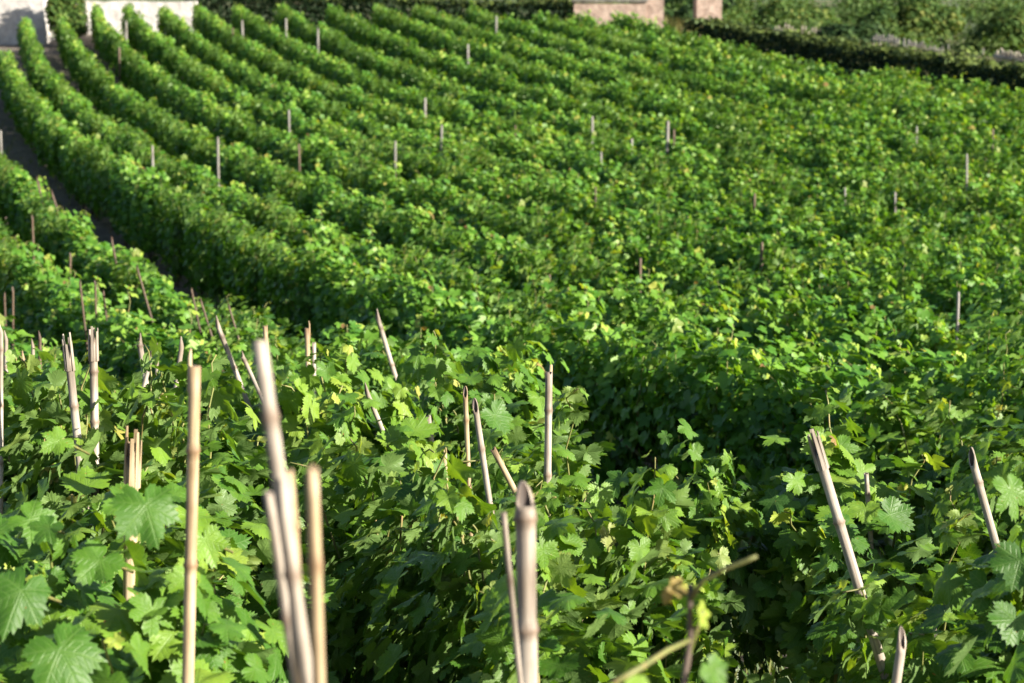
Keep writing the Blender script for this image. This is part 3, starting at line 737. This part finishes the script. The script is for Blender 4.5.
# single leaves that catch the eye, on shoots of the nearest vines
def hero(owner_xy, specs):
    best = min((o for o in bpy.data.objects if o.name.startswith('grapevine') and o.type == 'EMPTY'), key=lambda o: (o.location.x-owner_xy[0])**2+(o.location.y-owner_xy[1])**2)
    bpy.context.view_layer.update()
    inv = best.matrix_world.inverted()
    r3 = inv.to_3x3()
    for (px, py, d, nn, tt, s, ti) in specs:
        p = at(px, py, d)
        lf = shoot_leaf(best, inv @ p, r3 @ Vector(nn), r3 @ Vector(tt), s, ti)
        q = p+Vector((.01, .07, -.025)); q2 = p+Vector((0, .035, -.004))
        mb = MB(); mb.tube([inv @ (q+Vector((.02, .06, -.03))), inv @ q, inv @ q2, inv @ (p+Vector((0, .003, 0)))], [.003, .0026, .002, .0015], 6)
        link('petiole', mb.mesh('petiole', [M_shoot]), lf)
hero((-.62, 3.35), [(146, 505, 3.15, (.25, -.8, .55), (.25, -.2, -1), .092, .30), (100, 560, 3.3, (.1, -.7, .7), (-.5, 0, -.8), .07, .36), (205, 540, 3.5, (.4, -.8, .4), (.3, 0, -1), .07, .62)])
hero((-.98, 3.75), [(22, 590, 3.1, (.2, -.7, .7), (-.3, -.2, -1), .10, .28), (60, 650, 3.0, (.2, -.7, .7), (.5, -.2, -1), .105, .30), (30, 520, 3.5, (.3, -.6, .7), (.6, 0, -.6), .08, .42), (60, 440, 4.0, (.3, -.6, .7), (-.6, 0, -.6), .06, .5)])
hero((.30, 4.55), [(640, 548, 4.4, (.45, -.85, .25), (.05, 0, -1), .068, .50), (600, 492, 4.5, (.4, -.85, .35), (-.1, 0, -1), .075, .55), (630, 610, 4.3, (.4, -.8, .4), (.4, 0, -1), .05, .42), (590, 550, 4.5, (.5, -.7, .5), (.4, 0, -1), .06, .48)])
hero((-.28, 5.1), [(418, 490, 4.9, (-.25, -.9, .35), (-.2, 0, -1), .11, .10), (445, 540, 4.8, (.5, -.6, .5), (-.5, 0, -1), .10, .26), (480, 545, 4.7, (.3, -.7, .5), (.6, 0, -1), .09, .22), (470, 600, 4.5, (-.3, -.8, .4), (0, 0, -1), .09, .12)])
hero((-.12, 7.0), [(495, 415, 6.3, (.4, -.6, .65), (.3, 0, -.8), .10, .30), (420, 400, 7.0, (.4, -.6, .65), (-.3, 0, -.8), .07, .42), (380, 400, 7.0, (.3, -.7, .5), (.1, 0, -.9), .075, .40)])
hero((1.02, 5.75), [(845, 525, 5.1, (.3, -.7, .6), (-.8, 0, -.6), .085, .22), (890, 515, 5.0, (.4, -.7, .5), (.8, 0, -.6), .10, .30), (796, 480, 5.5, (.5, -.7, .3), (.1, 0, -1), .065, .55), (775, 500, 5.5, (-.3, -.8, .4), (-.5, 0, -.9), .08, .12)])
hero((1.08, 3.75), [(1010, 490, 3.7, (.4, -.8, .4), (.1, 0, -1), .075, .42), (1020, 560, 3.6, (-.2, -.8, .5), (-.2, 0, -1), .085, .18), (1015, 620, 3.5, (.1, -.8, .5), (-.4, 0, -.9), .08, .22)])
hero((.60, 5.9), [(694, 452, 5.9, (.3, -.7, .6), (.5, 0, -.8), .06, .5), (672, 470, 5.9, (.2, -.8, .5), (-.6, 0, -.7), .055, .58)])

# ------------------------------------------------------------------ hedges, bank, walls and scrub behind the vineyard
def leaf_cloud(P, N, size, tint, mat, rng, name):
    T = rng.normal(0, 1, P.shape)
    V, TR, TI, LU = leaves(P, N, T, size, tint, 2, rng)
    return mesh_np(name, V, TR, mat, {'tint': ('FLOAT', TI)})
def hedge(name, p0, p1, h, w, label, seed, hvar=.07, h1=None):
    rng = np.random.default_rng(seed)
    p0 = Vector(p0); p1 = Vector(p1); L = (p1-p0).length; ax = (p1-p0).normalized(); nr = Vector((-ax.y, ax.x))
    root = empty(name, (p0.x, p0.y, gz(p0.x, p0.y)))
    n = int(L*900)
    s = rng.uniform(0, L, n); top = rng.random(n) < .35; h = h+((h1 or h)-h)*s/L
    lump = 1+hvar*np.sin(s*1.7)*np.sin(s*.63+1)+.06*rng.standard_normal(n)
    c = np.where(top, rng.uniform(-1, 1, n), np.sign(rng.standard_normal(n))*rng.uniform(.75, 1.05, n))*w/2*lump
    z = np.where(top, h*lump*rng.uniform(.9, 1.03, n), rng.uniform(0, 1, n)*h*lump)
    x = p0.x+ax.x*s+nr.x*c; y = p0.y+ax.y*s+nr.y*c
    base = ground_z(p0.x+ax.x*s-ax.y*0, p0.y+ax.y*s)
    bb = np.minimum(base, ground_z(x, y))
    P = np.stack([x-p0.x, y-p0.y, np.where(top, base, bb)+z-root.location.z], 1)
    N = np.stack([nr.x*np.sign(c)*(~top), nr.y*np.sign(c)*(~top), top*1.0+.2], 1)+rng.normal(0, .5, (n, 3))
    link('foliage', leaf_cloud(P, N, rng.uniform(.05, .085, n), np.clip(.55*rng.beta(2, 3, n)+.7*(top & (rng.random(n) < .75)), 0, 1), M_hedge, rng, 'foliage'), root)  # top leaves tinted paler: sunlight and the grassy strip put into the colour
    tag(root, label, 'hedge')
    return root
def on_b(b, y): return (b-SLOPE*y, y)
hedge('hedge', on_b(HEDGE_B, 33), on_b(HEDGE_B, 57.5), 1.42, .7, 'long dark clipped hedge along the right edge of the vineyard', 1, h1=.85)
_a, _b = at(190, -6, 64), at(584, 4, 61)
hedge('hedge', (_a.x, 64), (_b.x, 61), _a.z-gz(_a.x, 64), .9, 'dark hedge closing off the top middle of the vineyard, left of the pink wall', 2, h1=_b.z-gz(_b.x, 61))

def bush(name, px, py, d, w, h, mat, label, cat='bush', n=1600, seed=0, trunk=.2, group=None, leaf=.075, gaps=.35):
    """px, py: where its foot meets the ground or what hides it"""
    rng = np.random.default_rng(seed)
    p = at(px, py, d); g0 = gz(p.x, d)
    root = empty(name, (p.x, d, g0))
    k = 9
    cl = rng.normal(0, 1, (k, 3)); cl = unit(cl)*rng.uniform(.2, .75, (k, 1)); cl[:, 2] = np.abs(cl[:, 2])*1.0
    ci = rng.integers(0, k, n); dd = unit(rng.normal(0, 1, (n, 3)))
    P = cl[ci]+dd*(rng.uniform(.5, 1, (n, 1))**.5)*rng.uniform(.3, .5, k)[ci][:, None]
    P = P*np.array([w/2, w/2, h*.55]); P[:, 2] += h*trunk+h*.15
    P[:, 2] = np.maximum(P[:, 2], .03)
    N = dd+np.array([0, 0, .4])+rng.normal(0, .4, (n, 3))
    link('crown', leaf_cloud(P, N, rng.uniform(.6, 1.3, n)*leaf, np.clip(rng.beta(2, 2.5, n)+.1*rng.standard_normal(k)[ci], 0, 1), mat, rng, 'crown'), root)
    mb = MB()
    mb.tube([(0, 0, -.1), (.03, .02, h*trunk+.05), (0, 0, h*.5)], [.05*h**.5, .04*h**.5, .015], 7)
    for a in range(4):
        q = cl[a]*np.array([w/2, w/2, h*.5])+np.array([0, 0, h*(trunk+.15)])
        mb.tube([(0, 0, h*trunk*.6), tuple(q*.5+np.array([0, 0, h*.1])), tuple(q)], [.03*h**.5, .02*h**.5, .008], 5)
    link('trunk', mb.mesh('trunk', [M_bark]), root)
    tag(root, label, cat, group)
    return root
bush('bush', 850, 36, 52.5, 2.2, 1.5, M_dark, 'big dark round bush behind the hedge, left of the leaning grey fence', n=3800, seed=5, trunk=.02)
bush('shrub', 958, 40, 58, 2.4, 1.25, M_grey, 'greyish dry shrub behind the grey fence at top right', cat='shrub', n=3000, seed=6, trunk=.02, leaf=.055)
bush('bush', 962, 44, 50, .8, .55, M_bush, 'small green bush at the end of the leaning grey fence', n=900, seed=7, trunk=.02, leaf=.055)
bush('bush', 1008, 46, 52, 1.4, .8, M_bush, 'green bush at the top right corner behind the pale reed fence', n=1700, seed=8, trunk=.02)
bush('tree', 1012, 30, 76, 4.5, 3.2, M_bush, 'green tree cropped by the top right corner', cat='tree', n=3600, seed=9, trunk=.03, leaf=.11)
bush('tree', 932, 30, 84, 4.0, 3.0, M_bush, 'tall green tree behind the grey shrub at top right', cat='tree', n=3200, seed=10, trunk=.02, leaf=.11)
bush('tree', 885, 26, 84, 3.6, 2.6, M_bush, 'mid green tree beyond the big dark round bush', cat='tree', n=2600, seed=30, trunk=.03, leaf=.11)
bush('bush', 738, 22, 62, 1.4, .95, M_bush, 'light green bush just right of the square pink gable wall', n=1600, seed=11, trunk=.02)
bush('bush', 768, 24, 64, 1.7, 1.25, M_dark, 'dark green bush behind the pale gappy fence at top right', n=1900, seed=12, trunk=.02)
bush('bush', 806, 26, 66, 1.9, 1.35, M_bush, 'yellowish green bush left of the big dark round bush', n=1700, seed=13, trunk=.02)
bush('bush', 682, 12, 66, 1.6, 1.2, M_dark, 'dark bush in the gap between the two pink walls', n=1400, seed=14, trunk=.02)
bush('tree', 700, 8, 78, 4.6, 2.6, M_dark, 'dark tree rising behind the square pink gable wall', cat='tree', n=3000, seed=31, trunk=.03, leaf=.11)
bush('tree', 790, 14, 84, 4.5, 2.6, M_bush, 'pale green tree far behind the gappy fence', cat='tree', n=3000, seed=32, trunk=.03, leaf=.11)
bush('bush', 575, 12, 58.8, 1.0, .75, M_dark, 'small dark bush in front of the left end of the pink wall', n=700, seed=15, trunk=.02)
bush('bush', 602, 16, 58.2, 1.3, .85, M_bush, 'small round bush in front of the middle of the pink wall', n=800, seed=16, trunk=.02)
bush('bush', 636, 17, 57.4, 1.0, .75, M_bush, 'small round bush before the right corner of the pink wall', n=700, seed=17, trunk=.02)
bush('tree', 63, 26, 58.5, 1.8, 2.6, M_bush, 'light green young tree beside the pale house wall at top left', cat='tree', n=2400, seed=18, trunk=.12)
bush('bush', 128, 4, 63, 1.4, 1.0, M_dark, 'dark bush growing over the low white wall at top left', n=800, seed=19, trunk=.02)

def wall_box(name, x0, x1, ytop, ybot, d, depth, mat, label, cat, cope=None, rz=0.0, roof=None):
    """a wall seen between two pixel columns at distance d, standing on the ground"""
    a = at(x0, ytop, d); b = at(x1, ytop, d); cx = (a.x+b.x)/2; g0 = min(gz(a.x, d), gz(b.x, d), gz(cx, d+depth))-.15
    top = a.z; h = top-g0
    root = empty(name, (cx, d+depth/2, g0), rz)
    mb = MB(); w = b.x-a.x
    # a masonry block with slightly uneven top edge
    nseg = max(2, int(w/.5)); rg = random.Random(int(x0))
    vs = []; fs = []
    for i in range(nseg+1):
        X_ = -w/2+w*i/nseg; dz = rg.uniform(-.03, .03)
        for (yy, zz) in ((-depth/2, 0), (-depth/2, h+dz), (depth/2, h+dz), (depth/2, 0)): vs.append((X_, yy, zz))
    for i in range(nseg):
        o = i*4
        for j in range(4): fs.append((o+j, o+(j+1) % 4, o+4+(j+1) % 4, o+4+j))
    fs += [(3, 2, 1, 0), tuple(nseg*4+j for j in range(4))]
    mb.add(vs, fs)
    link('masonry', mb.mesh('masonry', [mat], False), root)
    if cope:
        mb = MB(); mb.box((0, 0, h+.07), (w+.12, depth+.12, .08)); link('coping', mb.mesh('coping', [cope], False), root)
    if roof:
        mb = MB(); e_ = .25
        mb.add([(-w/2-e_, -depth/2-e_, h+.05), (w/2+e_, -depth/2-e_, h+.05), (w/2+e_, depth/2+e_, h+.05), (-w/2-e_, depth/2+e_, h+.05), (-w/2-e_, 0, h+roof), (w/2+e_, 0, h+roof)],
               [(0, 1, 5, 4), (2, 3, 4, 5), (0, 4, 3), (1, 2, 5), (3, 2, 1, 0)])
        link('roof', mb.mesh('roof', [M_roof], False), root)
    tag(root, label, cat)
    return root
wall_box('garden_wall', 574, 646, 3, 20, 59.05, .35, M_pink, 'long low pinkish wall at top centre, behind the last vines', 'wall', cope=M_greyst)
wall_box('outbuilding', 646, 664, -14, 18, 59.2, 2.2, M_pink, 'small pale pink outbuilding corner joining the long low wall', 'building', roof=.5)
wall_box('gable', 697, 722, -4, 18, 60.5, 1.2, M_pink, 'square pink gable wall standing alone right of the long low wall', 'wall')
wall_box('garden_wall', 86, 196, 1, 14, 62.5, .35, M_white, 'low whitewashed wall at top left behind the vine row ends', 'wall', cope=None)
wall_box('house', -150, 40, -110, 36, 59.5, 5, M_white, 'pale house wall filling the top left corner', 'house', roof=1.2)

def fence(name, pts, h, mat, label, slat=.09, gap=.03, jag=.15, seed=0):
    """upright boards of uneven height along a line of (x, y) points"""
    rg = random.Random(seed); root = empty(name, (pts[0][0], pts[0][1], gz(*pts[0])))
    mb = MB(); rb = MB()
    for (x0, y0), (x1, y1) in zip(pts[:-1], pts[1:]):
        L = math.hypot(x1-x0, y1-y0); a = math.atan2(y1-y0, x1-x0); n = int(L/(slat+gap))
        for i in range(n):
            t = (i+.5)/n; X_, Y_ = x0+(x1-x0)*t, y0+(y1-y0)*t; hh = h*(1+rg.uniform(-jag, jag))
            z = gz(X_, Y_)-root.location.z
            mb.box((X_-pts[0][0], Y_-pts[0][1], z+hh/2-.05), (slat, .022, hh+.1), a+rg.uniform(-.1, .1))
        ca, sa = math.cos(a), math.sin(a)
        for hz in (.3, .75):
            A_ = Vector((x0-pts[0][0]-sa*-.03, y0-pts[0][1]+ca*.03, gz(x0, y0)-root.location.z+h*hz)); B_ = Vector((x1-pts[0][0]+sa*.03, y1-pts[0][1]+ca*.03, gz(x1, y1)-root.location.z+h*hz))
            rb.tube([A_, B_], .025, 6)
    link('boards', mb.mesh('boards', [mat], False), root); link('rails', rb.mesh('rails', [mat]), root)
    tag(root, label, 'fence')
    return root
def gp(px, d): 
    p = at(px, 20, d); return (p.x, d)
fence('board_fence', [gp(872, 51.5), gp(900, 50.5)], .62, M_post, 'grey weathered board fence leaning behind the hedge, right of the dark round bush', seed=1, jag=.10)
fence('board_fence', [gp(903, 50), gp(944, 48)], 
 .5, M_post, 'lower broken run of grey boards stepping down to the right', seed=2, jag=.18)
fence('reed_fence', [gp(996, 45), gp(1045, 43.2)], .52, M_cane_grey, 'pale straw-coloured reed fence at the right edge above the hedge', seed=3, slat=.03, gap=.015, jag=.14)
fence('gappy_fence', [gp(774, 57), gp(828, 55)], .6, M_cane_grey, 'low pale fence with gaps left of the dark round bush', seed=4, slat=.04, gap=.10)
fence('wire_fence', [gp(900, 62), gp(1040, 56)], 1.0, M_post, 'thin wire fence on posts crossing behind the grey shrub', seed=5, slat=.03, gap=1.4, jag=.05)
# dry grass on the bank behind the hedge, weeds on the path: nobody could count them
def grass(name, spots, hmin, hmax, mat, label, seed, tint=(0, 1)):
    rng = np.random.default_rng(seed); n = len(spots)
    a = rng.uniform(0, 6.28, n); h = rng.uniform(hmin, hmax, n); w = rng.uniform(.006, .016, n)
    z = ground_z(spots[:, 0], spots[:, 1])
    d = np.stack([np.cos(a), np.sin(a)], 1); ln = rng.uniform(.1, .6, n)*h
    b0 = np.stack([spots[:, 0]-d[:, 1]*w, spots[:, 1]+d[:, 0]*w, z-.01], 1); b1 = np.stack([spots[:, 0]+d[:, 1]*w, spots[:, 1]-d[:, 0]*w, z-.01], 1)
    m0 = (b0+b1)/2+np.stack([d[:, 0]*ln*.35, d[:, 1]*ln*.35, h*.6], 1); t = (b0+b1)/2+np.stack([d[:, 0]*ln, d[:, 1]*ln, h], 1)
    sd = np.stack([-d[:, 1]*w*.7, d[:, 0]*w*.7, 0*w], 1)
    V = np.stack([b0, b1, m0+sd, m0-sd, t], 1).reshape(-1, 3)
    o = (np.arange(n)*5)[:, None, None]
    T = (np.array([[0, 1, 3], [0, 3, 2], [2, 3, 4]])[None]+o).reshape(-1, 3)
    ti = np.repeat(rng.uniform(*tint, n), 5)
    ob = link(name, mesh_np(name, V, T, mat, {'tint': ('FLOAT', ti)}, False)); tag(ob, label, 'grass', kind='stuff')
rg = np.random.default_rng(79)
n = 26000; ci = rg.integers(0, 130, n)
cd = rg.uniform(66, 100, 130); cpx = rg.uniform(560, 1120, 130); cx = (cpx-512)/F*cd; cs = rg.uniform(.7, 1.5, 130)
ok = (cx+SLOPE*cd) > HEDGE_B+5; cd = np.where(ok, cd, 92); cx = np.where(ok, cx, cx+6)
dd = unit(rg.normal(0, 1, (n, 3))); dd[:, 2] = np.abs(dd[:, 2])
rr = rg.uniform(.6, 1.05, n)*cs[ci]
px_, py_ = cx[ci]+dd[:, 0]*rr*1.3, cd[ci]+dd[:, 1]*rr*1.3
P = np.stack([px_, py_, ground_z(px_, py_)+dd[:, 2]*rr*.95], 1)
V, TR, TI, LU = leaves(P, dd+rg.normal(0, .45, (n, 3)), rg.normal(0, 1, (n, 3)), rg.uniform(.07, .13, n), np.clip(rg.beta(2, 2.5, n)*.7+.35*rg.random(130)[ci], 0, 1), 2, rg)
tag(link('scrub', mesh_np('scrub', V, TR, M_bush, {'tint': ('FLOAT', TI)})), 'mixed green scrub covering the slope behind the fences at top right', 'scrub', kind='stuff')
rg = np.random.default_rng(77)
n = 34000
yy = rg.uniform(33, 85, n); bb = HEDGE_B+.6+rg.exponential(2.6, n)
grass('dry_grass', np.stack([bb-SLOPE*yy, yy], 1), .15, .5, M_grass, 'pale dry grass on the bank above the hedge', 5)
n = 3500
yy = rg.uniform(7, 52, n); bb = np.where(rg.random(n) < .5, 2.72+rg.normal(0, .24, n), rg.choice(FAR_B[:6], n)+.55+rg.normal(0, .1, n))+row_bend(yy, 1)
grass('path_weeds', np.stack([bb-SLOPE*yy, yy], 1), .03, .14, M_grass, 'sparse weeds growing on the bare soil of the path', 6, (0, .9))
rg = np.random.default_rng(99); n = 5200  # dark weeds added over sunlit soil so the gap between vines stays dim
yy = rg.uniform(4, 12, n); xx = (rg.uniform(540, 900, n)-512)/F*yy
grass('gap_shade_weeds', np.stack([xx, yy], 1), .05, .22, M_grass, 'low green weeds added to darken the lit soil between the nearest vines', 7, (0, .35))
# loose stones on the soil
rg = np.random.default_rng(78); n = 5200
yy = 3+47*rg.random(n)**1.7; bsel = np.array([.5, 1.5, 2.7, 2.72, 2.7, 3.85, 4.8, 6.0]); bb = rg.choice(bsel, n)+rg.normal(0, .3, n)+row_bend(yy, 1)
xx = bb-SLOPE*yy; zz = ground_z(xx, yy); sz = rg.uniform(.006, .03, n)
oc = np.array([(1, 0, 0), (0, 1, 0), (-1, 0, 0), (0, -1, 0), (0, 0, .7), (0, 0, -.5)])
ot = np.array([(0, 1, 4), (1, 2, 4), (2, 3, 4), (3, 0, 4), (1, 0, 5), (2, 1, 5), (3, 2, 5), (0, 3, 5)])
V = (oc[None]*(1+.35*rg.standard_normal((n, 6, 3)))*sz[:, None, None]+np.stack([xx, yy, zz+sz*.15], 1)[:, None]).reshape(-1, 3)
T = (ot[None]+(np.arange(n)*6)[:, None, None]).reshape(-1, 3)
o = link('loose_stones', mesh_np('loose_stones', V, T, M_greyst, None, False)); tag(o, 'loose stones and clods strewn over the vineyard soil', 'stones', kind='stuff')
